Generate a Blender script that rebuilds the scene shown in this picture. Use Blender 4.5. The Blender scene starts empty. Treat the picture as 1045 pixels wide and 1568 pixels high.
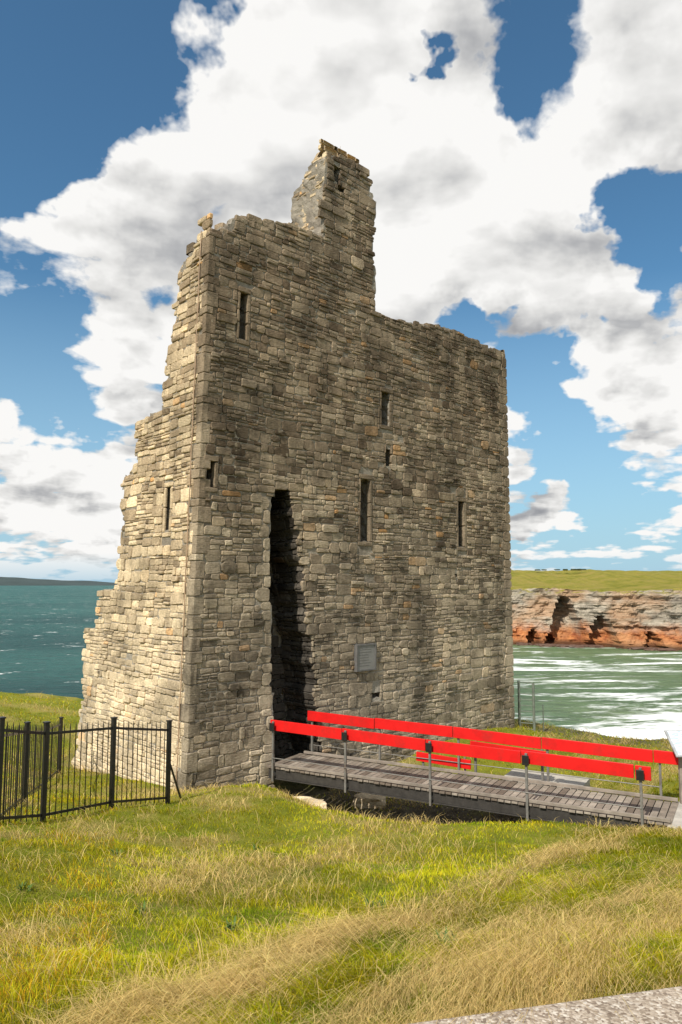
import bpy, math, random
import numpy as np
from mathutils import Vector, noise as mn
import bmesh
random.seed(7); rng=np.random.default_rng(7)
scene=bpy.context.scene
E=4.4; PITCH=math.atan(109/1100)

# ------------------------------------------------------------------ helpers
def link(o,parent=None):
    scene.collection.objects.link(o)
    if parent: o.parent=parent
    return o
def empty(name):
    e=bpy.data.objects.new(name,None); e.empty_display_size=.5
    return link(e)
def mesh_obj(name,verts,faces,mat,parent=None,smooth=False,attrs=None,bevel=0):
    me=bpy.data.meshes.new(name)
    me.from_pydata([tuple(v) for v in verts],[],[tuple(f) for f in faces])
    if attrs:
        for k,a in attrs.items():
            at=me.attributes.new(k,'FLOAT','POINT'); at.data.foreach_set('value',np.asarray(a,dtype=np.float32))
    me.materials.append(mat)
    if smooth: me.polygons.foreach_set('use_smooth',[True]*len(me.polygons))
    me.update()
    o=bpy.data.objects.new(name,me); link(o,parent)
    if bevel:
        m=o.modifiers.new('bev','BEVEL'); m.width=bevel; m.segments=2; m.limit_method='ANGLE'
    return o
class MB:
    def __init__(s): s.v=[];s.f=[];s.a=[]
    def add(s,v,f,a=None):
        n=len(s.v); s.v+= [tuple(x) for x in v]; s.f+=[tuple(i+n for i in q) for q in f]
        if a is not None: s.a+=[a]*len(v)
    def box(s,p0,p1,w,h,up=(0,0,1),a=None,zoff=0):
        """beam from p0 to p1, width w (sideways) height h (up)"""
        p0=Vector(p0);p1=Vector(p1);d=(p1-p0).normalized();u=Vector(up)
        sd=d.cross(u).normalized();uu=sd.cross(d).normalized()
        v=[]
        for p in (p0,p1):
            for a1,b1 in ((-1,-1),(1,-1),(1,1),(-1,1)):
                v.append(p+sd*(a1*w/2)+uu*(b1*h/2+zoff))
        s.add(v,[(3,2,1,0),(4,5,6,7),(0,1,5,4),(1,2,6,5),(2,3,7,6),(3,0,4,7)],a)
    def tube(s,p0,p1,r,n=8,r1=None):
        p0=Vector(p0);p1=Vector(p1);d=(p1-p0).normalized();r1=r if r1 is None else r1
        x=d.orthogonal().normalized();y=d.cross(x);v=[]
        for p,rr in ((p0,r),(p1,r1)):
            for i in range(n):
                t=2*math.pi*i/n; v.append(p+x*math.cos(t)*rr+y*math.sin(t)*rr)
        f=[(i,(i+1)%n,n+(i+1)%n,n+i) for i in range(n)]+[tuple(range(n))[::-1],tuple(range(n,2*n))]
        s.add(v,f)
    def obj(s,name,mat,parent=None,bevel=0,smooth=False,attr=None):
        return mesh_obj(name,s.v,s.f,mat,parent,smooth,{attr:s.a} if attr else None,bevel)

class NT:
    def __init__(s,name=None,tree=None):
        if name:
            s.m=bpy.data.materials.new(name); s.m.use_nodes=True; s.t=s.m.node_tree
            for n in list(s.t.nodes): s.t.nodes.remove(n)
        else: s.t=tree
    def n(s,typ,ins=None,**kw):
        nd=s.t.nodes.new(typ)
        for k,v in kw.items(): setattr(nd,k,v)
        for k,v in (ins or {}).items(): s.set(nd.inputs[k],v)
        return nd
    def set(s,sock,v):
        if isinstance(v,bpy.types.NodeSocket): s.t.links.new(v,sock)
        else: sock.default_value=v
    def math(s,op,a,b=0,c=0,clamp=False):
        nd=s.n('ShaderNodeMath',operation=op,use_clamp=clamp)
        s.set(nd.inputs[0],a);s.set(nd.inputs[1],b)
        if op in('MULTIPLY_ADD','SMOOTH_MIN'): s.set(nd.inputs[2],c)
        return nd.outputs[0]
    def vm(s,op,a,b=None,scale=None):
        nd=s.n('ShaderNodeVectorMath',operation=op); s.set(nd.inputs[0],a)
        if b is not None: s.set(nd.inputs[1],b)
        if scale is not None: s.set(nd.inputs['Scale'],scale)
        return nd.outputs['Value'] if op in('DISTANCE','LENGTH','DOT_PRODUCT') else nd.outputs[0]
    def ramp(s,f,stops,interp='LINEAR'):
        nd=s.n('ShaderNodeValToRGB'); cr=nd.color_ramp; cr.interpolation=interp
        while len(cr.elements)<len(stops): cr.elements.new(.5)
        for e,(p,c) in zip(cr.elements,stops):
            e.position=p; e.color=(c,c,c,1) if isinstance(c,(int,float)) else (*c,1)
        s.set(nd.inputs[0],f); return nd.outputs[0]
    def noise(s,vec,scale,detail=4,rough=.55,dist=0):
        return s.n('ShaderNodeTexNoise',{'Vector':vec,'Scale':scale,'Detail':detail,'Roughness':rough,'Distortion':dist}).outputs[0]
    def mix(s,f,a,b,blend='MIX'):
        nd=s.n('ShaderNodeMix',data_type='RGBA',blend_type=blend)
        s.set(nd.inputs[0],f)
        for i,v in ((6,a),(7,b)):
            if isinstance(v,tuple) and len(v)==3: v=(*v,1)
            s.set(nd.inputs[i],v)
        return nd.outputs[2]
    def mapr(s,v,a,b,c=0,d=1):
        return s.n('ShaderNodeMapRange',{0:v,1:a,2:b,3:c,4:d}).outputs[0]
    def co(s): return s.n('ShaderNodeTexCoord').outputs['Object']
    def xyz(s,v): return s.n('ShaderNodeSeparateXYZ',{0:v}).outputs
    def scale(s,v,sc): return s.vm('MULTIPLY',v,sc)
    def bump(s,h,strength=.5,dist=.02,normal=None):
        i={'Height':h,'Strength':strength,'Distance':dist}
        if normal is not None:i['Normal']=normal
        return s.n('ShaderNodeBump',i).outputs[0]
    def out(s,col,rough=.9,normal=None,metal=0,spec=.3,**k):
        b=s.n('ShaderNodeBsdfPrincipled')
        if isinstance(col,tuple) and len(col)==3: col=(*col,1)
        s.set(b.inputs['Base Color'],col);s.set(b.inputs['Roughness'],rough);s.set(b.inputs['Metallic'],metal)
        s.set(b.inputs['Specular IOR Level'],spec)
        if normal is not None:s.set(b.inputs['Normal'],normal)
        o=s.n('ShaderNodeOutputMaterial'); s.t.links.new(b.outputs[0],o.inputs[0]); return s.m
    def attr(s,name): return s.n('ShaderNodeAttribute',attribute_name=name).outputs['Fac']

# ------------------------------------------------------------------ materials
def stone_mat(name,warm=0.,gain=1.,front=True):
    k=NT(name); co=k.co(); z=k.xyz(co)[2]
    t=k.attr('tint')
    g=gain
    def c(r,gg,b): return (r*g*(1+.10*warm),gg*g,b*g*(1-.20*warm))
    col=k.ramp(t,[(0,c(.10,.08,.062)),(.22,c(.19,.155,.122)),(.5,c(.285,.24,.19)),(.72,c(.35,.30,.24)),(.88,c(.46,.40,.32)),(.95,c(.38,.26,.16)),(1,c(.42,.25,.12))])
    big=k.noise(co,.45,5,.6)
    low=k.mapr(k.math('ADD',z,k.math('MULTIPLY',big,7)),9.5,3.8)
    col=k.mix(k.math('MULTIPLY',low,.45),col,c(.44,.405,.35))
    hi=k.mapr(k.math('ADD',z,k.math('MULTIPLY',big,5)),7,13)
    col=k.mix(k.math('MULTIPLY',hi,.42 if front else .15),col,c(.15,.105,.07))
    streak=k.noise(k.scale(co,(1.6,1.6,.16)),1.,5,.65)
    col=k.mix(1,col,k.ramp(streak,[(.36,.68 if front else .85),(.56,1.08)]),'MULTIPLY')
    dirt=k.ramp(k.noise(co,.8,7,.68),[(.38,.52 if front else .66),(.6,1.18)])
    col=k.mix(1,col,dirt,'MULTIPLY')
    fine=k.ramp(k.noise(co,16,6,.7),[(.3,.70),(.7,1.28)])
    col=k.mix(1,col,fine,'MULTIPLY')
    lich=k.ramp(k.noise(co,5.5,5,.7),[(.6,0.),(.68,.4)])
    col=k.mix(lich,col,c(.48,.44,.36))
    dk=k.ramp(k.noise(co,3.1,6,.7),[(.60,0.),(.70,.65)])
    col=k.mix(dk,col,(.065,.052,.042))
    h=k.math('ADD',k.noise(co,22,7,.7),k.math('MULTIPLY',k.noise(k.scale(co,(1,1,4)),9,4,.6),1.3))
    return k.out(col,.95,k.bump(h,.7,.025),spec=.12)
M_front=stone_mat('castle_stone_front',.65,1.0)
M_reveal_shade=stone_mat('shaded_reveal_stone',.0,.27)  # wall stone darkened: doorway shade put into the colour
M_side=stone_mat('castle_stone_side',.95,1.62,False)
def mortar(name,g):
    k=NT(name); co=k.co(); z=k.xyz(co)[2]
    col=k.ramp(k.noise(co,2,6,.7),[(.3,(.12*g,.10*g,.078*g)),(.5,(.22*g,.19*g,.15*g)),(.7,(.33*g,.29*g,.23*g))])
    low=k.mapr(k.math('ADD',z,k.math('MULTIPLY',k.noise(co,.45,5,.6),7)),9,4)
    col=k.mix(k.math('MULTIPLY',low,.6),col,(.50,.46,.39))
    return k.out(col,.98,k.bump(k.noise(co,14,8,.7),1,.05),spec=.1)
M_core=mortar('mortar_core',1.25)
def simple(name,col,rough=.6,var=.25,sc=8,metal=0,spec=.4,bump=.2,bd=.005,dirt=None,stretch=(1,1,1)):
    k=NT(name); co=k.scale(k.co(),stretch)
    a=tuple(x*(1-var) for x in col); b=tuple(min(1,x*(1+var)) for x in col)
    c=k.ramp(k.noise(co,sc,6,.65),[(.3,a),(.7,b)])
    if dirt: c=k.mix(k.ramp(k.noise(co,sc*.6,7,.75),[(.52,0.),(.68,.8)]),c,dirt)
    return k.out(c,rough,k.bump(k.noise(co,sc*5,5,.7),bump,bd),metal,spec)
M_red=simple('red_paint',(.66,.010,.009),.5,.15,3,spec=.3,bump=.15,dirt=(.45,.02,.015))
M_wood=simple('weathered_deck_timber',(.27,.23,.19),.9,.35,3,spec=.2,bump=.8,bd=.006)
M_steel=simple('galvanised_steel',(.22,.21,.19),.6,.25,9,.4,dirt=(.14,.08,.05))
M_dark=simple('dark_steel',(.05,.045,.04),.6,.3,9,.2)
M_iron=simple('black_iron_paint',(.012,.012,.013),.42,.3,20,spec=.5,dirt=(.05,.03,.02))
M_green=simple('painted_pipe',(.14,.16,.13),.6,.3,9)
M_conc=simple('concrete',(.42,.39,.34),.95,.22,3,spec=.15,bump=.8,bd=.01,dirt=(.26,.24,.2))
M_rod=simple('conductor_copper',(.36,.24,.15),.6,.2,9)
def aggregate():
    k=NT('exposed_aggregate_concrete');co=k.co()
    v=k.n('ShaderNodeTexVoronoi',{'Vector':co,'Scale':95.}).outputs
    s=k.n('ShaderNodeSeparateColor',{0:v[1]}).outputs[0]
    col=k.ramp(s,[(0,(.20,.15,.11)),(.4,(.37,.30,.23)),(.8,(.48,.40,.32)),(1,(.62,.56,.48))])
    col=k.mix(1,col,k.ramp(k.noise(co,2.5,6,.7),[(.3,.75),(.7,1.1)]),'MULTIPLY')
    return k.out(col,.9,k.bump(k.math('ADD',k.noise(co,90,4),k.math('MULTIPLY',v[0],-1)),.6,.006),spec=.2)
M_agg=aggregate()

# ------------------------------------------------------------------ castle
C=Vector((-3.3127,15.8541,0)); U=Vector((.73807,.67472,0)); B=Vector((-.67472,.73807,0)); LEN=12.14
def M(u,t,z): 
    return C+U*(u+.027*z*(1-u/LEN))+B*t+Vector((0,0,z))
def unb(l): return [((u-.027*z)/(1-.00222*z),z) for u,z in l]
castle=empty('castle_ruin')
_top=unb([(.34,12.62),(.75,12.72),(.80,12.77),(.94,13.15),(1.4,13.31),(1.99,13.44),(2.83,13.6),(3.88,13.67)])
_top2=unb([(5.80,12.06),(6.48,12.05),(7.62,12.2),(9.18,12.42),(10.53,12.31),(12.1,12.19)])
_proj=unb([(3.90,13.6),(3.95,16.02),(4.43,16.2),(5.05,16.27),(5.50,16.18),(5.65,15.68),(5.86,15.2),(5.72,14.81),(5.76,13.5),(5.78,12.0)])
PL=_proj[0][0]
def top(u):
    if u<PL: return float(np.interp(u,[a for a,_ in _top],[b for _,b in _top]))
    if u<5.35: return float(np.interp(u,[a for a,_ in _proj[1:5]],[b for _,b in _proj[1:5]]))
    return float(np.interp(u,[a for a,_ in _top2],[b for _,b in _top2]))
def projR(z): return float(np.interp(z,[12.0,13.5,14.81,15.2,15.68,16.18],[5.60,5.58,5.52,5.67,5.43,5.27]))
def solid_front(u,z):
    if u<0 or u>LEN: return False
    if PL<=u<=5.75 and z>12.0: return u<projR(z) and z<top(min(u,5.3)) if z>12.05 else True
    return z<top(u)
ZT=[-1.3,-.6,0,1.46,3.12,3.16,3.41,4.15,4.22,4.37,5.95,7.06,7.5,8.55,8.62,8.72,9.,10.1,10.5,11.78,12.25,12.35,12.62]
TT=[6.2,6.0,5.75,5.55,5.6,5.0,4.9,4.8,4.1,3.85,3.75,3.8,3.1,3.3,2.2,2.0,1.78,1.72,1.55,1.38,1.25,.9,.45]
def tmax(z): return float(np.interp(z,ZT,TT))+.07*math.sin(z*9.1)+.05*math.sin(z*23.)
def tproj(z): return float(np.interp(z,[12,13.6,14.7,15.07,15.4,15.57,16.02,16.3],[1.5,1.5,1.45,1.5,1.4,1.05,.6,.35]))
DZ=[-1.5,-.4,1.12,2.66,3.5,4.77,5.91,6.4,6.78]
DR=[4.02,3.95,3.62,3.46,3.22,3.08,2.78,2.66,2.5]
def dr(z): return float(np.interp(z,DZ,DR))+.05*math.sin(z*7)+.03*math.sin(z*17+1)
def dl(z): return float(np.interp(z,[-1.5,0,2.7,5.9,6.3,6.75],[2.40,2.34,2.16,2.0,2.02,2.2]))+.02*math.sin(z*9)
SL=[(1.20,1.40,10.2,11.37),(6.04,6.36,8.85,9.80),(5.20,5.54,5.52,7.23),(9.41,9.67,5.51,6.93),(.36,.56,6.57,7.16)]
SLt=[]
for a,b,c,d in SL:
    zm=(c+d)/2; q=unb([(a,zm),(b,zm)]); SLt.append((q[0][0],q[1][0],c,d))
HOLES=[(6.1,6.28,7.75,8.2),(9.2,9.3,4.6,4.68),(5.6,5.9,1.38,1.48),(3.95,4.15,15.45,15.85),(4.1,4.35,15.2,15.3)]
SSLIT=(1.27,1.47,5.6,6.68)
c_=.12
us=np.arange(0,LEN,c_)+c_/2; ts=np.arange(0,6.24,c_)+c_/2; zs=np.arange(-1.3,16.4,c_)+c_/2
V=np.zeros((len(us),len(ts),len(zs)),bool)
for i,u in enumerate(us):
    for k_,z in enumerate(zs):
        tm=0
        if solid_front(u,z+.04):
            tm=1.5
            if u>PL-.05 and u<5.8 and z>12.6: tm=tproj(z)
            else:
                tp=top(u); tm=min(1.5,.5+(tp-z)*2.5)
            if u<1.5: tm=min(tm,max(tmax(z),.4)) if z>9 else tm
            if u>10.6: tm=max(tm,2.6 if z<11 else tm)
        if u<1.5 and z<12.5: tm=max(tm,tmax(z)-.05)
        if tm<=0: continue
        t0=0
        if -1.5<z<6.75 and dl(z)<u<dr(z)+.14: t0=1.3
        for a,b,c,d in SLt+HOLES:
            dep=.9 if (a,b,c,d) in SLt else .3
            if a-.06<u<b+.06 and c-.03<z<d+.03: t0=max(t0,dep)
        V[i,(ts<tm)&(ts>t0),k_]=True
for k_,z in enumerate(zs):
    if SSLIT[2]<z<SSLIT[3]: V[:9,(ts>SSLIT[0]-.06)&(ts<SSLIT[1]+.06),k_]=False
P=np.pad(V,1); nu,nt_,nz=V.shape
quads=[]
base=[((1,0,0),[(1,0,0),(1,1,0),(1,1,1),(1,0,1)]),((-1,0,0),[(0,0,0),(0,0,1),(0,1,1),(0,1,0)]),
((0,1,0),[(0,1,0),(0,1,1),(1,1,1),(1,1,0)]),((0,-1,0),[(0,0,0),(1,0,0),(1,0,1),(0,0,1)]),
((0,0,1),[(0,0,1),(1,0,1),(1,1,1),(0,1,1)]),((0,0,-1),[(0,0,0),(0,1,0),(1,1,0),(1,0,0)])]
for d,cs in base:
    nb=P[1+d[0]:1+d[0]+nu,1+d[1]:1+d[1]+nt_,1+d[2]:1+d[2]+nz]
    idx=np.argwhere(V&~nb)
    quads.append(np.stack([idx+np.array(q) for q in cs],1))
Q=np.concatenate(quads); key=Q[...,0]*1000000+Q[...,1]*1000+Q[...,2]
uk,inv=np.unique(key.ravel(),return_inverse=True)
vi=np.stack([uk//1000000,(uk//1000)%1000,uk%1000],1).astype(float)
gu=vi[:,0]*c_; gt=vi[:,1]*c_; gz_=-1.3+vi[:,2]*c_
jit=rng.uniform(-.03,.03,(len(uk),3)); 
fu=gu.copy()+jit[:,0]; fu[gu==0]=np.abs(jit[gu==0,0])*.3; gu=np.minimum(fu,LEN-.01)
ft=gt+jit[:,1]; ft[gt==0]=np.abs(jit[gt==0,1])*.3; gt=ft
gz_=gz_+jit[:,2]
mesh_obj('masonry_core',[M(a,b,c) for a,b,c in zip(gu,gt,gz_)],inv.reshape(-1,4).tolist(),M_core,castle)

def stone(mb,f,a0,a1,b0,b1,p,gap=.007,tint=None,back=-.06,tilt=.035,rough=1.):
    w=a1-a0-gap*2; h=b1-b0-gap*2
    if w<.03 or h<.02: return
    ca=(a0+a1)/2; cb=(b0+b1)/2; m=min(w,h)
    j=lambda s:random.uniform(-s,s)
    rot=j(.035)*rough; cr,sr=math.cos(rot),math.sin(rot)
    cs=[random.uniform(.05,.30)*m for _ in range(4)]
    hw,hh=w/2,h/2
    raw=[(-hw+cs[0],-hh),(hw-cs[1],-hh),(hw,-hh+cs[1]),(hw,hh-cs[2]),(hw-cs[2],hh),(-hw+cs[3],hh),(-hw,hh-cs[3]),(-hw,-hh+cs[0])]
    raw=[(x+j(.06)*m*rough,y+j(.06)*m*rough) for x,y in raw]
    ta,tb=j(tilt),j(tilt*1.6)
    rings=[(1,lambda x,y:back),(1,lambda x,y:p-.014+ta*x+tb*y+j(.003)),(None,lambda x,y:p+ta*x+tb*y+j(.004))]
    v=[]
    for sc,fn in rings:
        for x,y in raw:
            if sc is None:
                x2=math.copysign(max(abs(x)-.013,0),x); y2=math.copysign(max(abs(y)-.012,0),y)
            else: x2,y2=x,y
            v.append(f(ca+x2*cr-y2*sr,cb+x2*sr+y2*cr,fn(x2,y2)))
    v.append(f(ca+j(.2)*w,cb+j(.2)*h,p+random.uniform(-.004,.012)*rough))
    F=[]
    for r in (0,8):
        for i in range(8): F.append((r+i,r+(i+1)%8,r+8+(i+1)%8,r+8+i))
    for i in range(8): F.append((16+i,16+(i+1)%8,24))
    if tint is None:
        tint=min(.9,max(0,random.gauss(.48,.22)))
        if random.random()<.025: tint=random.uniform(.93,1)
    mb.add(v,F,tint)
def warp(a,b,s=0.):
    return b+.07*mn.noise(Vector((a*.6+s,b*.5,s)))+.03*mn.noise(Vector((a*2.3+s,b*2,s+5)))
def fill(mb,f,A0,A1,B0,B1,ok,seed,cuts=(),hmin=.078,hmax=.17,prot=.022,tintf=None):
    b=B0
    while b<B1:
        H=random.uniform(.26,.62); a=A0-random.uniform(0,.4)
        while a<A1:
            W=random.uniform(.45,1.5); r=random.random()
            if r<.14: hs=[H] if H<.36 else [H/2,H/2]
            else:
                kk=max(2,int(H/random.uniform(hmin,hmax))); hs=[random.uniform(.5,1.6) for _ in range(kk)]; s=sum(hs); hs=[x*H/s for x in hs]
            bb=b
            for h in hs:
                aa=a
                while aa<a+W-.02:
                    w=random.uniform(.12,.30)+(h*random.uniform(.3,1.6))
                    if random.random()<.14: w*=.5
                    if a+W-(aa+w)<.12: w=a+W-aa
                    x0,x1,y0,y1=max(aa,A0),min(aa+w,A1),bb,bb+h
                    aa+=w
                    if x1-x0<.05: continue
                    xm,ym=(x0+x1)/2,(y0+y1)/2
                    wz=warp(xm,ym,seed)-ym
                    y0+=wz;y1+=wz;ym+=wz
                    segs=[(x0,x1)]
                    for cf in cuts:
                        c=cf(ym,y0,y1)
                        if c is None: continue
                        ns=[]
                        for (s0,s1) in segs:
                            if s1<=c[0] or s0>=c[1]: ns.append((s0,s1)); continue
                            if s0<c[0]-.05: ns.append((s0,c[0]))
                            if s1>c[1]+.05: ns.append((c[1],s1))
                        segs=ns
                    for s0,s1 in segs:
                        if not ok((s0+s1)/2,ym): continue
                        if random.random()<.004: continue
                        p=.008+abs(random.gauss(prot*.6,prot*.55)); 
                        if random.random()<.03: p+=.035
                        stone(mb,f,s0,s1,y0,y1,p,tint=tintf((s0+s1)/2,ym) if tintf else None)
                bb+=h
            a+=W
        b+=H
Ff=lambda a,b,c:M(a,-c,b)
Fs=lambda a,b,c:M(-c,a,b)
def rectcut(r,m=0.):
    def g(ym,y0,y1):
        if y1>r[2]+.01 and y0<r[3]-.01: return (r[0]-m,r[1]+m)
    return g
dress=MB(); dres2=MB()
jb=[];z=-.5
while z<6.3:
    h=random.uniform(.16,.34); w=random.choice([.2,.42,.3]); jb.append((z,z+h,w))
    stone(dress,Ff,dl(z)-w,dl(z)+.0,z,z+h,.03+random.uniform(-.01,.01),tint=random.uniform(.55,.88),rough=.5,tilt=.015,back=-.5); z+=h
def doorcut(ym,y0,y1):
    if ym<6.74:
        w=0
        for z0,z1,ww in jb:
            if z0<=ym<z1: w=ww
        return (dl(ym)-w,dr(ym))
cuts=[doorcut]+[rectcut(h) for h in HOLES]; scuts=[]
for (a,b,c,d) in SLt:
    wl,wr=random.uniform(.08,.13),random.uniform(.10,.17)
    R_=(a-wl,b+wr,c-.12,d+.14); cuts.append(rectcut(R_))
    stone(dress,Ff,a-wl,b+wr,c-.12,c,.03,tint=.35,rough=.3,tilt=.01); stone(dress,Ff,a-wl,b+wr,d,d+.14,.035,tint=.3,rough=.3,tilt=.01)
    z=c
    while z<d-.02:
        h=min(random.uniform(.3,.7),d-z); h=d-z if d-z-h<.2 else h
        stone(dress,Ff,a-wl,a,z,z+h,.025,tint=random.uniform(.2,.5),rough=.3,tilt=.01,back=-.12)
        stone(dress,Ff,b,b+wr,z,z+h,.025,tint=random.uniform(.4,.65),rough=.3,tilt=.01,back=-.12); z+=h
a,b,c,d=SSLIT; scuts.append(rectcut((a-.12,b+.12,c-.12,d+.12)))
for q in ((a-.12,a,c,(c+d)/2),(a-.12,a,(c+d)/2,d),(b,b+.12,c,c+.6),(b,b+.12,c+.6,d),(a-.12,b+.12,c-.12,c),(a-.12,b+.12,d,d+.12)):
    stone(dres2,Fs,*q,.02,tint=.5,rough=.3,tilt=.01,back=-.03)
z=-.6; qi=0; qr=[]
while z<12.5:
    h=random.uniform(.14,.5); h=min(h,12.6-z)
    w1,w2=((.13,.30) if qi%2 else (.26,.16)); w1*=random.uniform(.8,1.3); w2*=random.uniform(.7,1.4)
    qr.append((z,z+h,w1,w2)); qi+=1
    o=.03+random.uniform(-.014,.016); g=.009
    tt=random.choice([random.uniform(.2,.45),random.uniform(.4,.7)])
    j=lambda s=.01:random.uniform(-s,s)
    pr=[(-o+.012,-o),(w1*.5,-o+j()),(w1,-o+j()),(w1,.1),(.1,w2),(-o+j(),w2),(-o+j(),w2*.5),(-o,-o+.012)]
    n=len(pr); v=[]
    for zz,ins in ((z+g,.008),(z+g+.015,0),(z+h-g-.015,0),(z+h-g,.008)):
        for x,y in pr:
            v.append(M(x+j(.006)+(ins if x<0 else 0),y+j(.006)+(ins if y<0 else 0),zz+j(.004)))
    F_=[]
    for r in (0,n,2*n): F_+=[(r+i,r+(i+1)%n,r+n+(i+1)%n,r+n+i) for i in range(n)]
    dress.add(v,F_+[tuple(range(n))[::-1],tuple(range(3*n,4*n))],tt)
    z+=h
def qcut(ix):
    def g(ym,y0,y1):
        for z0,z1,w1,w2 in qr:
            if z0<=ym<z1: return (-1,(w1,w2)[ix])
    return g
z=-.4
qR=[]
while z<12.1:
    h=random.uniform(.15,.4); h=min(h,12.19-z); w=random.choice([.25,.5,.38]); qR.append((z,z+h,w))
    stone(dress,Ff,LEN-w,LEN+.03,z,z+h,.035,tint=random.uniform(.25,.6),rough=.4,tilt=.02); z+=h
def qrc(ym,y0,y1):
    for z0,z1,w in qR:
        if z0<=ym<z1: return (LEN-w,LEN+1)
front=MB()
def tintf(u,z):
    t=random.gauss(.47,.22)+.3*mn.noise(Vector((u*.45,z*.45,3)))
    if random.random()<.025: return random.uniform(.93,1)
    return min(.9,max(0,t))
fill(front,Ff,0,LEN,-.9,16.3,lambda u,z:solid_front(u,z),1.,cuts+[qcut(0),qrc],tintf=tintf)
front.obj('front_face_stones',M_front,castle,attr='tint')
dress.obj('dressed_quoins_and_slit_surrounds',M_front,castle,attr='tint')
dres2.obj('side_slit_surround',M_side,castle,attr='tint')
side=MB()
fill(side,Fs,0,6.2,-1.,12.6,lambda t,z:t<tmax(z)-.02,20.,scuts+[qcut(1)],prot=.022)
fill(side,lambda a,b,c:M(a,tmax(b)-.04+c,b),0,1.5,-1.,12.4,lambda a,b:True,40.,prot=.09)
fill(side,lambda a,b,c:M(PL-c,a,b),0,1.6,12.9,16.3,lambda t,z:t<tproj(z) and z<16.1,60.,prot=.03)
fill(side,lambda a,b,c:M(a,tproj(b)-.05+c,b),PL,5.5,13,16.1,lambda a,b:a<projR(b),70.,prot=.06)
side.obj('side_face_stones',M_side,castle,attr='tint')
rev=MB()
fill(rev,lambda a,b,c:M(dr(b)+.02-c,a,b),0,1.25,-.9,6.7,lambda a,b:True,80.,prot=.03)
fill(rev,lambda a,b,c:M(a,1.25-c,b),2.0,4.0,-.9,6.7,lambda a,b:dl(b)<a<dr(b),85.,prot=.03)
rev.obj('doorway_reveal_stones',M_reveal_shade,castle,attr='tint'); rev=MB()
fill(rev,lambda a,b,c:M(LEN+c-.01,a,b),0,2.6,-.9,12.1,lambda a,b:True if b<11 or a<1.4 else False,90.,prot=.02,hmin=.12,hmax=.25)
rev.obj('end_wall_stones',M_front,castle,attr='tint')
cap=MB()
def caprow(u0,u1,tw,zt):
    u=u0
    while u<u1:
        w=random.uniform(.18,.4); t=-.02
        while t<tw:
            d=random.uniform(.2,.45)
            zz=zt(u+w/2)-.06
            if random.random()<.75:
                hh=random.uniform(.04,.13)
                stone(cap,lambda a,b,c,zz=zz:M(a,b,zz+c),u,u+w,t,t+d,hh,tint=None,back=-.15,tilt=.12,rough=1.6)
            t+=d
        u+=w
caprow(.02,PL-.2,1.0,top); caprow(5.72,LEN,1.2,top); caprow(PL,5.35,.35,top)
cap.obj('broken_wall_top',M_front,castle,attr='tint')
pq=MB()
def fb(mb,u0,u1,z0,z1,c0,c1):
    v=[Ff(a,b,c) for c in(c0,c1) for a,b in((u0,z0),(u1,z0),(u1,z1),(u0,z1))]
    mb.add(v,[(3,2,1,0),(4,5,6,7),(0,1,5,4),(1,2,6,5),(2,3,7,6),(3,0,4,7)])
fb(pq,4.93,5.60,2.12,2.76,0,.10)
pq.obj('plaque_panel',simple('plaque_slate',(.22,.215,.20),.5,.15,5,spec=.4,dirt=(.16,.155,.14)),castle,bevel=.004)
pf=MB()
for q in ((4.90,4.94,2.09,2.79),(5.59,5.63,2.09,2.79)): fb(pf,*q,.0,.125)
for q in ((4.942,5.588,2.09,2.13),(4.942,5.588,2.75,2.79)): fb(pf,*q,.0,.12)
for i in range(7):
    w=random.uniform(.3,.5); fb(pf,5.02,5.02+w,2.64-i*.07,2.655-i*.07,.1,.103)
pf.obj('plaque_frame',simple('plaque_trim',(.13,.125,.12),.5),castle)
cd=MB(); prev=None
for i in range(28):
    z=-.2+i*12.9/27; p=M(-.065,.30+.012*math.sin(i*2.1),z)
    if prev is not None: cd.tube(prev,p,.014,6)
    prev=p
cd.tube(M(4.45,.3,16.0),M(4.45,.3,16.75),.014,6,.004)
cd.obj('lightning_conductor',M_rod,castle)

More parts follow.
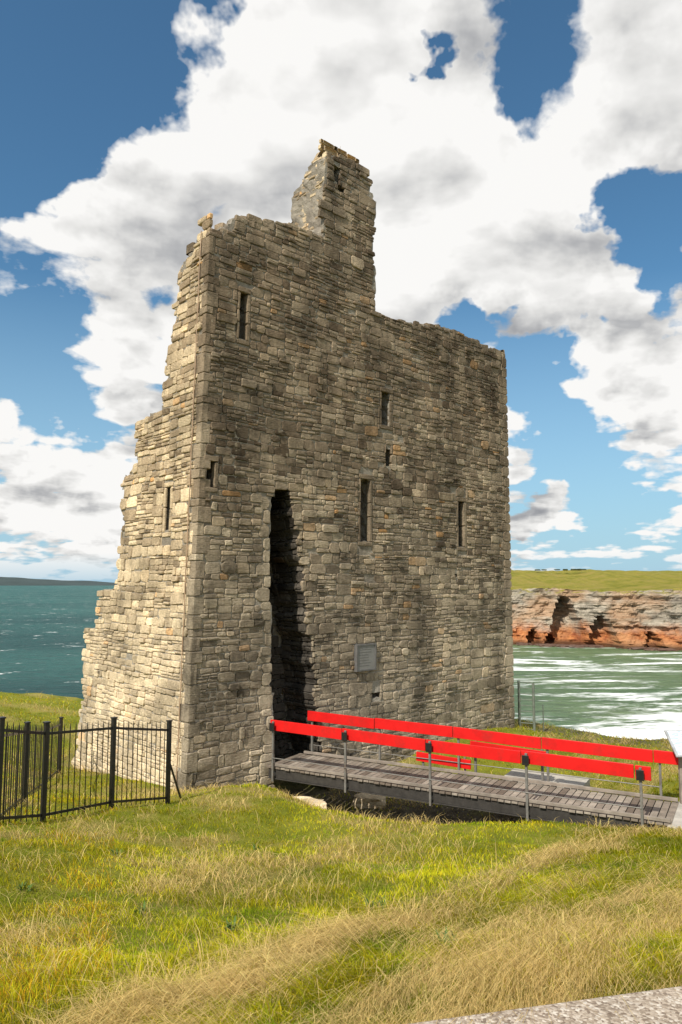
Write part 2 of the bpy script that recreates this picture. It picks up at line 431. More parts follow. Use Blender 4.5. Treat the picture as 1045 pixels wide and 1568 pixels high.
# ------------------------------------------------------------------ terrain
CP=[(-4.62,10.2,1.07),(-4.34,11,.9),(-3.63,12,.76),(-2.95,13.2,.54),(-1.67,15.4,.2),(-.66,14.4,.16),(.88,13,.20),(2.13,12.3,.34),(3.59,12.2,.42),(5.2,12.4,.30),
(-3.2,15.5,.0),(-3.6,16.8,-.15),(-5.4,18,-.3),(-7.4,20.4,-.55),(-9.31,26,-.02),(-12.1,26,.32),(-8.6,22,-.1),(-7.5,15,.2),(-9.5,18,.25),(-14,18,.5),(-6,12,.85),
(.3,16.1,-.95),(1.6,15.1,-1.1),(3.1,14.3,-1.0),(.1,17.4,-.95),(1.7,16.6,-1.0),(3.4,15.6,-.85),(-.8,17.0,-.8),(4.6,14.6,-.4),(4.2,13.2,-.35),(2.4,13.5,-.8),(.8,14.3,-.75),
(6.5,12.7,.2),(7.0,14,.2),(9,13,.35),(12,14,.4),(5.5,16.5,-.1),(4.4,18.5,-.45),(3,19.5,-.6),(5.8,23.6,-.3),(6.54,24,-.51),(11.1,24,-.78),(8.5,18,-.15),(14,19,-.3),(20,24,-1),
(0,2.7,2.74),(-1.6,2.8,2.72),(1.5,2.8,2.8),(4,3,2.75),(-4,3,2.6),(0,0,2.75),(-5,0,2.6),(5,0,2.8),(0,-10,3),(-12,-8,2.8),(14,-8,3),
(0,5.2,2.02),(-2.3,5.2,1.92),(2.4,5.2,2.08),(0,8,1.28),(-3,8,1.42),(3.2,8,1.45),(0,10.7,.68),(3.3,10.5,.82),(-2,10.7,.82),(7,9,1.1),(7,5,2.0),(-8,6,1.9),(-10,10,1.2),
(-30,10,1),(30,10,1),(-30,26,.3),(30,26,-1),(-30,-10,3),(30,-10,3),(0,30,-.2),(0,22,0),(-60,5,1),(60,5,1),(-60,26,0),(60,26,-1),(-50,-20,3),(50,-20,3)]
CP=np.array(CP)
def phi(r): return np.where(r>1e-9,r*r*np.log(np.maximum(r,1e-9)),0)
D=np.hypot(CP[:,None,0]-CP[None,:,0],CP[:,None,1]-CP[None,:,1])
n=len(CP);A=np.zeros((n+3,n+3));A[:n,:n]=phi(D)+np.eye(n)*.02;A[:n,n]=1;A[:n,n+1:]=CP[:,:2];A[n,:n]=1;A[n+1:,:n]=CP[:,:2].T
W=np.linalg.solve(A,np.concatenate([CP[:,2],[0,0,0]]))
def terr(x,y,fine=True):
    x=np.asarray(x,float);y=np.asarray(y,float);sh=x.shape;x=x.ravel();y=y.ravel();z=np.zeros(len(x))
    for i in range(0,len(x),40000):
        s=slice(i,i+40000);r=np.hypot(x[s,None]-CP[None,:,0],y[s,None]-CP[None,:,1])
        z[s]=phi(r)@W[:n]+W[n]+W[n+1]*x[s]+W[n+2]*y[s]
    z+=.035*np.sin(x*1.7+.6*np.sin(y*1.3))*np.sin(y*1.9+x*.4)+.02*np.sin(x*4.1+y*2.2)*np.sin(y*3.7-x)
    ye=27.2+1.0*np.sin(x*.35)+.5*np.sin(x*1.1)-1.4*np.clip((x-3)/4,0,1)
    q=np.clip((y-ye)/6,0,1); z-=(q*q*(3-2*q))*24+np.clip((y-ye)/1.5,0,1)*.6
    return z.reshape(sh)
def sm(x): x=np.clip(x,0,1); return x*x*(3-2*x)
def vnoise(x,y,s,seed):
    xs=x*s+seed*17.3; ys=y*s+seed*7.1
    def h(i,j): 
        v=np.sin(i*127.1+j*311.7+seed*13.)*43758.5453; return v-np.floor(v)
    xi=np.floor(xs);yi=np.floor(ys);fx=sm(xs-xi);fy=sm(ys-yi)
    return (h(xi,yi)*(1-fx)+h(xi+1,yi)*fx)*(1-fy)+(h(xi,yi+1)*(1-fx)+h(xi+1,yi+1)*fx)*fy
def fbm(x,y,s,seed): return (vnoise(x,y,s,seed)*.5+vnoise(x,y,s*2.1,seed+1)*.3+vnoise(x,y,s*4.3,seed+2)*.2)
def strawmask(x,y):
    xl=np.interp(y,[1,2.8,4.8,8.1,11,14],[-1.2,-.9,-.1,2.0,3.6,5.5])
    s=x-xl
    a=x*.8-y*.6; b=x*.6+y*.8
    streak=fbm(a*3.2,b*.4,1.,3)
    band=np.exp(-((s-.12)/.28)**2)*np.interp(y,[2,9,12],[.95,.85,.2])
    right=sm(s/.8)*.6*sm((streak-.5)/.12)
    left=sm((-1.6-s)/1.5)*sm((fbm(x,y,.8,9)-.5)/.15)*.5
    return np.clip(band*sm((streak-.3)/.2)+right+left,0,1), sm((s+.25)/.5)
xs_=np.sinh(np.linspace(-3.6,3.6,300))/math.sinh(3.6)*70
ys_=np.concatenate([np.linspace(-20,1,20,endpoint=False),np.linspace(1,30,240,endpoint=False),np.linspace(30,40,24)])
X,Y=np.meshgrid(xs_,ys_); Z=terr(X,Y); sm_,lg_=strawmask(X,Y)
nx,ny=len(xs_),len(ys_)
idx=np.arange(nx*ny).reshape(ny,nx)
fc=np.stack([idx[:-1,:-1],idx[:-1,1:],idx[1:,1:],idx[1:,:-1]],-1).reshape(-1,4)
k=NT('grass_ground');co=k.co();st=k.attr('straw')
g=k.ramp(k.noise(co,1.5,6,.7),[(.3,(.14,.16,.015)),(.5,(.22,.23,.025)),(.7,(.31,.28,.05))])
g=k.mix(k.math('MULTIPLY',st,.8),g,(.42,.31,.13))
earth=k.ramp(k.noise(co,4,6,.7),[(.3,(.05,.042,.03)),(.7,(.17,.145,.10))])
zz=k.xyz(co)[2]
g=k.mix(k.mapr(k.math('ADD',zz,k.math('MULTIPLY',k.noise(co,1.2,4),.6)),-.15,-.5),g,earth)
M_ground=k.out(g,.95,k.bump(k.noise(co,25,8,.75),1,.05),spec=.1)
mesh_obj('ground',np.stack([X,Y,Z],-1).reshape(-1,3),fc.tolist(),M_ground,None,True,{'straw':sm_.ravel()})

# ------------------------------------------------------------------ grass
N_=360000
y=np.exp(rng.uniform(math.log(1.7),math.log(27.5),N_)); x=rng.uniform(-.62,.62,N_)*y*1.05+rng.normal(0,.3,N_)
rel=(x-C.x)*U.x+(y-C.y)*U.y; rt=(x-C.x)*B.x+(y-C.y)*B.y
inside=(rel>-.05)&(rel<LEN+.05)&(rt>-.05)&(rt<1.6)|((rel>-.05)&(rel<1.6)&(rt>0)&(rt<6))
z=terr(x,y)
PATH=(x>-3)&(y<2.63+.2*(x+.12))
bx=(x+1.42)*.868-(y-16.95)*.497; by=(x+1.42)*.497+(y-16.95)*.868
bridge=(bx>-.3)&(bx<8.2)&(by>-.02)&(by<1.37)
walk=(bx>8.0)&(by>-.1)&(by<1.5)
keep=~inside&~PATH&~walk&~(bridge&(z>-.2))&((z>-.35)|(y>17.5)|(rng.random(N_)<.1))&(z>-3)
x,y,z=x[keep],y[keep],z[keep]; st_,lg=strawmask(x,y); n_=len(x)
r1=rng.random(n_); straw=(rng.random(n_)<(.02+.8*st_+.09*sm((fbm(x*.8-y*.6,(x*.6+y*.8)*.3,1.6,41)-.52)/.1)))
clump=fbm(x,y,2.2,31); clump2=fbm(x,y,.7,91); tuft=vnoise(x,y,7.,13)
L=np.where(straw,rng.uniform(.10,.24,n_),rng.uniform(.03,.075,n_))
L*=1+1.3*lg*(.3+clump)
L*=.8+.5*sm((clump-.45)/.2)*(1-lg)
L*=(.65+.7*tuft)
L*=1+.25*sm((y-16)/8)
wd=np.clip(.0022*(y/2.6)**.85,.0022,.014)*rng.uniform(.7,1.3,n_)*np.where(straw,.8,1.2)
ang=math.atan2(-.72,-.70)+rng.normal(0,.38,n_)+1.5*(fbm(x,y,.6,51)-.5)+.9*(vnoise(x,y,5.,57)-.5)
ang=np.where(rng.random(n_)<(1-.9*lg)*.6,rng.uniform(0,2*math.pi,n_),ang)
lean=np.where(straw,rng.uniform(.8,1.25,n_),rng.uniform(.3,1.0,n_))*(.75+.45*lg)
lean=np.clip(lean,0,1.3)
dx,dy=np.cos(ang),np.sin(ang)
wa=rng.uniform(0,math.pi,n_); sx,sy=np.cos(wa)*wd/2,np.sin(wa)*wd/2
pts=np.zeros((n_,5,3))
def at(f,bend): 
    h=L*f*np.cos(lean*bend); o=L*f*np.sin(lean*bend)
    return x+dx*o,y+dy*o,z+h-.01
x1,y1,z1=at(.55,.75); x2,y2,z2=at(1.,1.15)
pts[:,0]=np.stack([x-sx,y-sy,z-.02],1);pts[:,1]=np.stack([x+sx,y+sy,z-.02],1)
pts[:,2]=np.stack([x1+sx*.8,y1+sy*.8,z1],1);pts[:,3]=np.stack([x1-sx*.8,y1-sy*.8,z1],1)
pts[:,4]=np.stack([x2,y2,np.maximum(z2,z+.01)],1)
me=bpy.data.meshes.new('grass'); me.vertices.add(n_*5); me.vertices.foreach_set('co',pts.reshape(-1).astype(np.float32))
bi=np.arange(n_)[:,None]*5
lp=np.concatenate([bi+np.array([[0,1,2,3]]),bi+np.array([[3,2,4]])],1).ravel()
me.loops.add(n_*7); me.loops.foreach_set('vertex_index',lp.astype(np.int32))
me.polygons.add(n_*2); ls=(np.arange(n_)[:,None]*7+np.array([[0,4]])).ravel()
me.polygons.foreach_set('loop_start',ls.astype(np.int32))
me.update(calc_edges=True); me.validate()
tone=fbm(x,y,.9,77)
gc=np.stack([.27+.37*tone,.33+.26*tone,.010+.02*tone],1)*(.6+.7*r1)[:,None]
gc[clump<.38]*=np.array([.58,.76,.7])
gc*=(.72+.55*sm((clump2-.35)/.3))[:,None]
yl=rng.random(n_)<.28; gc[yl]=gc[yl]*np.array([1.45,1.15,1.3])
br_=(x/y<-.3)&(rng.random(n_)<.35*sm((clump2-.4)/.2)); gc[br_]=gc[br_]*np.array([1.1,.7,1.])
sc=np.stack([.86+0*x,.63+0*x,.25+0*x],1)*(.6+.6*r1)[:,None]
colr=np.where(straw[:,None],sc,gc)
cc=np.ones((n_,5,4)); cc[:,:,:3]=np.clip(colr[:,None,:],0,.9); cc[:,:2,:3]*=.62  # blade roots darkened: self-shadow painted into the vertex colour
ca_=me.color_attributes.new('col','FLOAT_COLOR','POINT'); ca_.data.foreach_set('color',cc.reshape(-1).astype(np.float32))
k=NT('grass_blades'); c0=k.n('ShaderNodeAttribute',attribute_name='col').outputs['Color']
df=k.n('ShaderNodeBsdfDiffuse',{'Color':c0}); tr=k.n('ShaderNodeBsdfTranslucent',{'Color':c0})
m1=k.n('ShaderNodeMixShader',{0:.35,1:df.outputs[0],2:tr.outputs[0]})
o_=k.n('ShaderNodeOutputMaterial',{0:m1.outputs[0]})
me.materials.append(k.m); link(bpy.data.objects.new('grass',me))
def T(x,y): return float(terr(np.array([x]),np.array([y]))[0])
wm=simple('weed_leaf',(.07,.13,.015),.6,.4,30)
wb=MB()
for (wx,wy) in [(-.75,5.2),(-1.6,6.1),(-2.6,8.6),(.3,6.3),(-1.1,9.8),(-2.9,6.9),(.6,4.2)]:
    for _ in range(16):
        a=random.uniform(0,6.28);l=random.uniform(.03,.08);p=Vector((wx+random.gauss(0,.03),wy+random.gauss(0,.03),T(wx,wy)))
        q=p+Vector((math.cos(a)*l,math.sin(a)*l,random.uniform(.03,.09)));s_=Vector((-math.sin(a),math.cos(a),0))*.009
        mid=(p+q)/2+Vector((0,0,.02)); wb.add([p,mid+s_,q,mid-s_],[(0,1,2,3)])
wb.obj('weeds',wm)

# ------------------------------------------------------------------ concrete path (bottom right)
def slab(name,poly,zt,th,mat,parent=None,bevel=.01):
    n=len(poly); v=[(a,b,zt(a,b)) for a,b in poly]+[(a,b,zt(a,b)-th) for a,b in poly]
    return mesh_obj(name,v,[tuple(range(n)),tuple(range(n,2*n))[::-1]]+[(i,n+i,n+(i+1)%n,(i+1)%n) for i in range(n)],mat,parent,bevel=bevel)
slab('concrete_path',[(-3,2.03),(1.4,2.93),(5.5,3.72),(5.7,1.9),(1.4,1.0),(-2.6,.2)],lambda a,b:2.86+.01*a,.35,M_agg)

# ------------------------------------------------------------------ footbridge
br=empty('footbridge')
D0=Vector((-1.42,16.95,0));DD=Vector((.868,-.497,0)).normalized();DP=Vector((.497,.868,0)).normalized();BL=8.2;BW=1.38
def dz(l): return .20+.008*l
def bp(l,w,z): return D0+DD*l+DP*w+Vector((0,0,z))
pk=MB(); l=-.35
while l<BL:
    w=.118; e=random.uniform(-.02,.02)
    pk.box(bp(l+w/2,-.03+e,dz(l)-.02+random.uniform(-.003,.003)),bp(l+w/2,BW+.03+e,dz(l)-.02+random.uniform(-.003,.003)),w,.04,a=random.random()); l+=w+.016
k=NT('deck_planks');co=k.co();t=k.attr('tint')
col=k.ramp(t,[(0,(.16,.125,.096)),(.5,(.25,.21,.168)),(1,(.37,.32,.26))]); col=k.mix(1,col,k.ramp(k.noise(co,7,6,.7),[(.3,.65),(.7,1.2)]),'MULTIPLY')
pk.obj('deck_planks',k.out(col,.9,k.bump(k.noise(co,40,5,.7),.6,.005),spec=.2),br,bevel=.004,attr='tint')
sb=MB()
for w in (.06,BW-.06):
    sb.box(bp(-.3,w,dz(0)-.15),bp(BL,w,dz(BL)-.15),.09,.2)
    sb.box(bp(-.3,w,dz(0)-.262),bp(BL,w,dz(BL)-.262),.16,.02)
for i in range(5): 
    l=.4+i*1.8; sb.box(bp(l,.12,dz(l)-.17),bp(l,BW-.12,dz(l)-.17),.07,.12)
sb.obj('steel_beams',M_dark,br,bevel=.004)
kb=MB()
for w in (-.0,BW): kb.box(bp(-.2,w,dz(0)+.05),bp(BL,w,dz(BL)+.05),.06,.06)
kb.obj('kerb_timbers',M_wood,br,bevel=.006)
ps=MB();bk=MB();rl=MB();lw=MB()
def rz(l): return 1.26-.008*l
NP=[-.12,1.79,3.76,5.73,7.75]; FP=[-.02,1.85,3.8,5.75,7.9]
for w,PP,sg in ((-.075,NP,-1),(BW+.075,FP,1)):
    for i,l in enumerate(PP):
        zb=-.30+dz(l) if l<7 else dz(l)-.5
        ps.box(bp(l,w,zb),bp(l,w,rz(l)-.03),.045,.045,up=DD)
        ps.box(bp(l,w,dz(l)-.16),bp(l,w-sg*.10,dz(l)-.16),.05,.08)
        bk.box(bp(l,w+sg*.052,rz(l)-.24),bp(l,w+sg*.052,rz(l)-.06),.13,.03,up=DP)
        if i: 
            l0=PP[i-1]
            rl.box(bp(l0-.10,w-sg*.046,rz(l0)-.125+random.uniform(-.012,.012)),bp(l-.115,w-sg*.046,rz(l)-.125+random.uniform(-.012,.012)),.04,.235)
    lw.tube(bp(PP[0],w+sg*.03,dz(0)+.22),bp(PP[-1],w+sg*.03,dz(8)+.22),.010,8)
rl.box(bp(7.66,-.029,rz(7.75)-.125),bp(7.92,-.029,rz(7.75)-.125),.04,.235)
rl.box(bp(7.80,BW+.029,rz(7.9)-.125),bp(8.25,BW+.029,rz(7.9)-.125),.04,.235)
rl.box(bp(2.75,BW+.15,dz(3)+.24),bp(4.05,BW+.15,dz(3)+.20),.04,.2)
rl.box(bp(3.9,BW+.55,dz(3)+.55),bp(5.6,BW+.55,dz(3)+.50),.04,.16)
ps.box(bp(4.0,BW+.60,-.6),bp(4.0,BW+.60,dz(3)+.62),.05,.05,up=DD);ps.box(bp(5.5,BW+.60,-.6),bp(5.5,BW+.60,dz(3)+.6),.05,.05,up=DD)
for l in (2.9,3.9): ps.box(bp(l,BW+.19,-.5),bp(l,BW+.19,dz(3)+.34),.04,.04,up=DD)
ps.obj('steel_posts',M_steel,br,bevel=.003);bk.obj('black_brackets',M_iron,br,bevel=.004);rl.obj('red_handrails',M_red,br,bevel=.006);lw.obj('lower_wire',M_steel,br)
rk=MB()
def rock(mb,p,s,seed):
    bm=bmesh.new();bmesh.ops.create_icosphere(bm,subdivisions=3,radius=1)
    v=[]
    for q in bm.verts:
        d=q.co.copy(); r=1+.35*mn.noise(d*1.3+Vector((seed,0,0)))+.12*mn.noise(d*4+Vector((seed,3,0)))
        d=Vector((max(-.75,min(.75,d.x)),max(-.75,min(.75,d.y)),max(-.6,min(.6,d.z))))*r
        v.append(Vector(p)+Vector((d.x*s[0],d.y*s[1],d.z*s[2])))
    mb.add(v,[tuple(x.index for x in f.verts) for f in bm.faces],random.uniform(.5,.8)); bm.free()
for (l,w,s) in [(.9,-.35,(.55,.35,.22)),(1.7,-.3,(.5,.3,.18)),(.4,.5,(.4,.4,.2)),(2.8,-.5,(.3,.25,.14)),(3.9,-.55,(.35,.22,.12)),(1.3,1.9,(.5,.3,.2)),(1.3,-.7,(.4,.3,.15))]:
    p=bp(l,w,0); rock(rk,(p.x,p.y,T(p.x,p.y)+.08),s,l*7)
rk.obj('ditch_rocks',M_side,None,attr='tint')
pp=[bp(8.15,-.1,0),bp(8.15,1.5,0),bp(12.5,1.1,0),bp(12.5,-.6,0)]
slab('footpath',[(p.x,p.y) for p in pp],lambda a,b:.25+.012*(a-5.7),.3,M_conc)
pp=[bp(4.6,2.0,0),bp(6.3,2.0,0),bp(6.3,2.9,0),bp(4.6,2.9,0)]
slab('concrete_pad',[(p.x,p.y) for p in pp],lambda a,b:.13,.7,M_conc)

# ------------------------------------------------------------------ iron fence
fe=empty('iron_fence'); fp=MB();ff=MB()
def fence_run(a,b,posts=(True,True),H=1.36,sp=.105):
    a=Vector((a[0],a[1],T(a[0],a[1])));b=Vector((b[0],b[1],T(b[0],b[1])))
    for q,on in ((a,posts[0]),(b,posts[1])):
        if on:
            fp.box(q+Vector((0,0,-.3)),q+Vector((0,0,H+.06)),.065,.065,up=(.6,.8,0)); 
            fp.box(q+Vector((0,0,H+.062)),q+Vector((0,0,H+.085)),.085,.085,up=(.6,.8,0))
    for h in (.10,H-.09): ff.box(a+Vector((0,0,h)),b+Vector((0,0,h)),.012,.04)
    L_=(b-a).length; n=max(2,int(L_/sp))
    for i in range(1,n):
        p=a.lerp(b,i/n); ff.tube(p+Vector((0,0,.03)),p+Vector((0,0,H-.02)),.0085,6); ff.tube(p+Vector((0,0,H-.02)),p+Vector((0,0,H+.04)),.0085,6,.002)
f1,f2,f3,f4=(-3.08,13.2),(-3.72,12.05),(-4.38,10.95),(-4.66,10.1)
fence_run(f1,f2);fence_run(f2,f3,(False,True));fence_run(f3,f4,(False,True))
H2=1.28
fence_run(f4,(-5.5,12.9),(False,True),H=H2,sp=.24);fence_run((-5.5,12.9),(-6.3,15.6),(False,False),H=H2,sp=.24);fence_run((-6.3,15.6),(-7.0,18.4),(False,True),H=H2,sp=.24)
q=Vector((-3.08,13.2,T(-3.08,13.2))); fp.box(q+Vector((.14,.5,-.1)),q+Vector((.01,.04,.7)),.03,.03)
fp.obj('posts',M_iron,fe,bevel=.004);ff.obj('bars',M_iron,fe)
pb=MB()
A_=[Vector((5.95,24.5,-.9)),Vector((6.38,24.3,-.9)),Vector((7.3,25.6,-1.0))]
for i,p in enumerate(A_[:2]): pb.tube(p,Vector((p.x,p.y,1.15-.05*i)),.045)
for j in range(10):
    zz=-.6+j*.19; pb.tube(Vector((A_[0].x,A_[0].y,zz)),Vector((A_[1].x,A_[1].y,zz)),.014)
    pb.tube(Vector((A_[1].x,A_[1].y,zz)),Vector((6.85,24.9,zz-.08)),.006)
pb.tube(Vector((6.85,24.9,-1)),Vector((6.85,24.9,.3)),.02)
pb.obj('safety_barrier',M_green)
ib=empty('information_board'); p=Vector((6.75,14.05,0)); m=MB();m2_=MB();m3=MB()
for s_ in (-.3,.3): m.box((p.x+s_,p.y,.1),(p.x+s_,p.y,1.22),.07,.07,up=(0,1,0))
m.obj('legs',M_wood,ib,bevel=.005)
m2_.box((p.x-.48,p.y,1.36),(p.x+.48,p.y,1.36),.62,.035,up=(0,-.62,.78)); m2_.obj('frame',simple('grey_frame',(.35,.36,.37),.5),ib,bevel=.006)
off=Vector((0,-.62,.78))*.021
k=NT('board_print');co=k.co();wv=k.n('ShaderNodeTexNoise',{'Vector':k.scale(co,(6,30,30)),'Scale':2.}).outputs[0]
m3.box(Vector((p.x-.44,p.y,1.36))+off,Vector((p.x+.44,p.y,1.36))+off,.56,.006,up=(0,-.62,.78));m3.obj('panel',k.out(k.ramp(wv,[(.4,(.75,.78,.8)),(.6,(.35,.45,.52))]),.3),ib)

# ------------------------------------------------------------------ sea
k=NT('sea_water');co=k.co();X_=k.xyz(co)
right=k.mapr(k.math('SUBTRACT',X_[0],k.math('MULTIPLY',X_[1],.12)),-10,25)
deep=k.ramp(k.noise(k.scale(co,(.004,.012,1)),1.,4),[(.35,(.012,.085,.078)),(.65,(.035,.15,.13))])
shal=k.ramp(k.noise(k.scale(co,(.015,.04,1)),1.,5),[(.3,(.10,.19,.085)),(.7,(.23,.31,.155))])
col=k.mix(right,deep,shal)
rip=k.noise(k.scale(co,(.25,.6,1)),1.,6,.7)
col=k.mix(1,col,k.ramp(rip,[(.3,.65),(.7,1.3)]),'MULTIPLY')
band=k.noise(k.scale(co,(.024,.075,1)),1.,6,.66,1.2)
fine=k.noise(k.scale(co,(.3,.9,1)),1.,6,.7)
fo=k.math('ADD',band,k.math('MULTIPLY',fine,.38))
near=k.mapr(X_[1],200,125,-.02,.022)
fo=k.math('ADD',fo,near)
foamR=k.math('MULTIPLY',k.ramp(fo,[(.70,0.),(.75,.5),(.80,1.)]),right)
cap_=k.noise(k.scale(co,(.06,.10,1)),1.,8,.8)
foamL=k.math('MULTIPLY',k.ramp(cap_,[(.60,0.),(.63,.9)]),k.math('SUBTRACT',1,right))
foam=k.math('MAXIMUM',foamR,foamL)
w1=k.noise(k.scale(co,(.10,.25,1)),1.,8,.65,.3)
nrm=k.bump(w1,1.,6.)
wb_=k.n('ShaderNodeBsdfPrincipled',{'Base Color':col,'Roughness':.45,'Normal':nrm,'Specular IOR Level':.12})
fb_=k.n('ShaderNodeBsdfDiffuse',{'Color':(.85,.87,.85,1)})
ms=k.n('ShaderNodeMixShader',{0:foam,1:wb_.outputs[0],2:fb_.outputs[0]}); k.n('ShaderNodeOutputMaterial',{0:ms.outputs[0]})
mesh_obj('sea',[(-30000,20,-16),(30000,20,-16),(30000,40000,-16),(-30000,40000,-16)],[(0,1,2,3)],k.m)

# ------------------------------------------------------------------ headland cliff
def headland():
    xs=np.linspace(28,270,330); v=[];f=[];rows=[]
    NV=64; NTp=26
    for xi in xs:
        yb=248-.49*(xi-56)+max(0,38-xi)*4
        if xi>120: yb=248-.49*64-(xi-120)*.15
        zt=2.2+1.2*mn.noise(Vector((xi*.05,0,0)))+.5*mn.noise(Vector((xi*.3,4,0)))
        cove=7*mn.noise(Vector((xi*.045,1.3,0)))+2.6*mn.noise(Vector((xi*.16,7,0)))
        col=[]
        for j in range(NV):
            a=j/(NV-1); z=-17.5+(zt+17.5)*a
            lay=math.floor(z*.75+.6*mn.noise(Vector((xi*.04,2,0))))
            st=1.3*mn.noise(Vector((lay*3.7,xi*.03,0)))+1.0*mn.noise(Vector((xi*.35,lay*1.9,2)))
            rough=1.2*mn.noise(Vector((xi*.5,z*.5,0)))+.6*mn.noise(Vector((xi*1.3,z*1.5,3)))
            cave=0
            for cx,cw,c0,c1,dp in ((75,5.5,-15.5,.2,10),(84,4,-16,-6,9),(64,2.2,-16,-11,6),(70,3,-16,-12,6),(98,2.5,-17,-11,6),(112,4,-17,-8,8),(150,6,-17,-5,9)):
                q=max(0,1-((xi-cx)/cw)**2)
                if q>0 and c0<z<c1*q+(1-q)*c0: cave+=dp*q**.5
            batter=(a)*4.5-2.5*(1-a)**3*2
            col.append((xi+.3*mn.noise(Vector((xi,z,9))),yb-cove+st+rough+cave+batter,z+.2*mn.noise(Vector((xi*.6,z,1)))))
        ylip=col[-1][1]
        for j in range(1,NTp+1):
            a=(j/NTp)**1.4; yy=ylip+a*110
            rise=8.2*sm(a/.85)*(1-.15*(xi-56)/100)*1.0
            zz=zt+.25+rise+.35*mn.noise(Vector((xi*.12,yy*.1,5)))*min(1,a*6)
            if a>.9: zz-=(a-.9)*40
            col.append((xi,yy,zz))
        rows.append(col)
    m=NV+NTp
    for c in rows: v+=c
    for i in range(len(rows)-1):
        for j in range(m-1): f.append((i*m+j,(i+1)*m+j,(i+1)*m+j+1,i*m+j+1))
    return v,f
k=NT('cliff_rock_and_turf');co=k.co();X_=k.xyz(co)
nz_=k.xyz(k.n('ShaderNodeNewGeometry').outputs['Normal'])[2]
st=k.noise(k.scale(co,(.05,.05,1.4)),1.,6,.65,.2)
rockc=k.ramp(st,[(.3,(.16,.135,.11)),(.45,(.37,.32,.25)),(.6,(.54,.47,.37)),(.75,(.34,.27,.20))])
rockc=k.mix(1,rockc,k.ramp(k.noise(co,.35,7,.7),[(.3,.6),(.65,1.35)]),'MULTIPLY')
low=k.mapr(k.math('ADD',X_[2],k.math('MULTIPLY',k.noise(co,.12,5),9)),-3.5,-7.5)
rockc=k.mix(k.math('MULTIPLY',low,.9),rockc,k.ramp(k.noise(co,.5,6,.7),[(.35,(.34,.08,.022)),(.65,(.75,.29,.09))]))
redp=k.ramp(k.noise(k.scale(co,(.06,.06,.12)),1.,3),[(.48,0.),(.62,.6)]); rockc=k.mix(redp,rockc,(.55,.31,.16))
wet=k.mapr(X_[2],-14.2,-15.4,0,.8); rockc=k.mix(wet,rockc,(.04,.028,.02))
turf=k.ramp(k.noise(co,.12,7,.7),[(.3,(.16,.17,.02)),(.5,(.28,.25,.045)),(.7,(.36,.27,.08))])
tm=k.math('MULTIPLY',k.mapr(nz_,.45,.7),k.mapr(X_[2],.2,1.6))
col=k.mix(tm,rockc,turf)
M_cl=k.out(col,.95,k.bump(k.math('ADD',k.noise(co,1.1,8,.75),st),1,1.),spec=.1)
v,f=headland(); mesh_obj('headland_cliff',v,f,M_cl)
bs=MB()
for _ in range(9):
    xx=random.uniform(80,102); rock(bs,(xx,318-.45*(xx-56),10.0),(random.uniform(.8,1.6),1,random.uniform(.3,.55)),xx)
bs.obj('hedge_scrub',simple('scrub',(.05,.06,.02),.95,.4,1))
fr=MB()
for _ in range(60):
    xx=random.uniform(50,150); yb=248-.49*(xx-56)-random.uniform(2,7)
    if xx>120: yb=216-random.uniform(2,8)
    s_=random.uniform(.5,2.2); rock(fr,(xx,yb,-16),(s_*1.6,s_,s_*.5),xx)
fr.obj('shore_rocks',simple('wet_rock',(.12,.07,.05),.6,.4,1))
v=[];f=[]
for i in range(90):
    xx=-7500+i*(5650/89); h=100*(1-(i/89)**9)*(.85+.15*math.sin(i*.21+1))+6*mn.noise(Vector((i*.3,0,0)))
    h=max(h,2) if i<88 else 0
    v+= [(xx,6100,-18),(xx,6200,-16+h*.45),(xx,6600,-16+h)]
for i in range(89):
    for j in range(2): a=i*3+j; f.append((a,a+3,a+4,a+1))
mesh_obj('distant_hills',v,f,simple('hazy_land',(.04,.06,.06),1,.2,.004,bump=0),None,True)  # distance haze is painted into the base colour, no fog

# ------------------------------------------------------------------ sky and sun
el=math.radians(46); az=math.radians(16)
hs_=(-U*math.cos(az)-B*math.sin(az)).normalized()
sun_dir=Vector((hs_.x*math.cos(el),hs_.y*math.cos(el),math.sin(el)))
ld=bpy.data.lights.new('sun','SUN'); ld.energy=5.; ld.angle=math.radians(.53); ld.color=(1,.94,.84)
so=link(bpy.data.objects.new('sun',ld)); so.rotation_euler=(-sun_dir).to_track_quat('-Z','Y').to_euler()
w=bpy.data.worlds.new('World'); scene.world=w; w.use_nodes=True; wt=w.node_tree
w.cycles.sampling_method='NONE'
for nn in list(wt.nodes): wt.nodes.remove(nn)
th=PITCH
def pdir(px,py):
    u=784-py; return Vector((px-522.5,1100*math.cos(th)-u*math.sin(th),1100*math.sin(th)+u*math.cos(th))).normalized()
BL_=[ # directions of cloud masses (>0) and of clear sky (<0)
(110,30,330,-.45),(10,170,180,-.25),
(480,110,160,.25),(330,230,170,.28),(160,320,140,.22),(20,370,80,.25),(600,300,260,.36),(250,430,150,.22),
(50,500,110,-.32),(10,625,50,.28),(80,655,60,-.25),(30,750,60,.2),(160,740,80,.22),(70,830,40,.1),
(700,200,160,.25),(645,110,50,-.5),(800,60,120,-.34),(980,110,130,.28),(800,300,120,.22),
(960,330,90,-.36),(860,430,100,.22),(725,470,60,-.36),(850,600,110,-.34),(1000,530,100,.34),
(850,190,80,-.22),(760,170,60,-.16),(985,660,60,.15),(810,680,45,.28),(920,730,90,-.3),(845,785,50,.36),(960,830,90,-.2),(560,600,150,-.1)]
k=NT(tree=wt); dirv=k.n('ShaderNodeTexCoord').outputs['Generated']
up=k.xyz(dirv)[2]
def pln(v): return k.vm('SCALE',v,scale=k.math('DIVIDE',1,k.math('ADD',k.math('MAXIMUM',k.xyz(v)[2],0),.22)))
warpv=k.n('ShaderNodeTexNoise',{'Vector':dirv,'Scale':7.,'Detail':5.,'Roughness':.6}).outputs['Color']
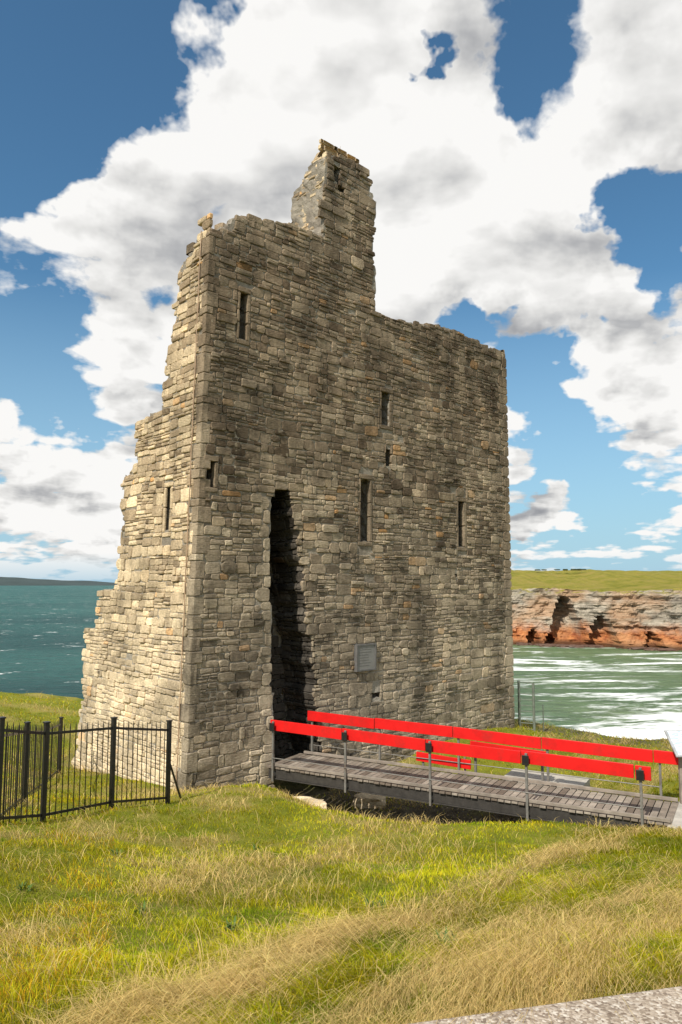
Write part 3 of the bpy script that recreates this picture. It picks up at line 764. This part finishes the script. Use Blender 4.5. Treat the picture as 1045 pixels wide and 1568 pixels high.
dw=k.vm('ADD',dirv,k.vm('SCALE',k.vm('SUBTRACT',warpv,(.5,.5,.5)),scale=.24))
acc=k.math('MULTIPLY',k.noise(dw,3.,1,.5),.3)
for (px,py,r,wt_) in BL_:
    c=pdir(px,py); dist=k.vm('DISTANCE',dw,tuple(c)); f_=k.math('MULTIPLY_ADD',dist,-1/(r/1100*1.2),1,clamp=True)
    acc=k.math('MULTIPLY_ADD',f_,wt_*1.5,acc)
pA=pln(dirv); pB=pln(k.vm('ADD',dirv,(-.035,-.01,.05)))
wp=k.n('ShaderNodeTexNoise',{'Vector':pA,'Scale':6.,'Detail':3.}).outputs['Color']
wv3=k.vm('SCALE',k.vm('SUBTRACT',wp,(.5,.5,.5)),scale=.14)
def cl(p,dt):
    q=k.vm('ADD',p,wv3)
    vv=k.n('ShaderNodeTexVoronoi',{'Vector':q,'Scale':5.}).outputs[0]
    v2=k.n('ShaderNodeTexVoronoi',{'Vector':q,'Scale':12.}).outputs[0]
    b=k.math('SUBTRACT',.33,k.math('MULTIPLY_ADD',v2,.12,k.math('MULTIPLY',vv,.24)))
    return k.math('ADD',k.math('MULTIPLY',k.noise(p,3.0,dt,.56,.15),.78),b)
nA=cl(pA,7); nB=cl(pB,5)
nL=k.noise(pln(dw),1.9,2,.5)
acc=k.math('MINIMUM',acc,.42)
d0=k.math('MULTIPLY_ADD',nA,1.7,k.math('SUBTRACT',acc,.135))
mask=k.ramp(d0,[(.80,0.),(.86,.45),(.93,1.)])
mask=k.math('MULTIPLY',mask,k.mapr(up,-.01,.04))
lit=k.mapr(k.math('SUBTRACT',nA,nB),-.18,.14)
thick=k.mapr(d0,.92,1.55,1,0)
br_=k.math('MULTIPLY_ADD',lit,.68,k.math('MULTIPLY',thick,.36))
br_=k.math('ADD',br_,k.mapr(nL,.38,.60,-.16,.17),clamp=True)
cc_=k.ramp(br_,[(.05,(.31,.32,.345)),(.28,(.49,.495,.505)),(.50,(.77,.765,.75)),(.73,(.99,.98,.96))])
sky=k.n('ShaderNodeTexSky',sky_type='NISHITA',sun_disc=False,sun_elevation=el,sun_rotation=math.atan2(sun_dir.x,sun_dir.y),air_density=1.,dust_density=.6,ozone_density=1.5)
skyc=k.mix(1,sky.outputs[0],(.58,.90,.98),'MULTIPLY')
skyc=k.mix(k.mapr(up,0,.38,.9,0),skyc,(3.2,4.9,6.2))
b1=k.n('ShaderNodeBackground',{'Color':skyc,'Strength':.125}); b2=k.n('ShaderNodeBackground',{'Color':cc_,'Strength':.97})
mx=k.n('ShaderNodeMixShader',{0:mask,1:b1.outputs[0],2:b2.outputs[0]}); k.n('ShaderNodeOutputWorld',{0:mx.outputs[0]})

# ------------------------------------------------------------------ camera
cd_=bpy.data.cameras.new('camera'); cd_.sensor_fit='VERTICAL'; cd_.sensor_height=36; cd_.lens=36*1100/1568; cd_.clip_start=.1; cd_.clip_end=60000
co_=link(bpy.data.objects.new('camera',cd_)); co_.location=(0,0,E); co_.rotation_euler=(math.pi/2+PITCH,0,0)
scene.camera=co_
scene.view_settings.view_transform='Standard'; scene.view_settings.look='None'; scene.view_settings.exposure=0
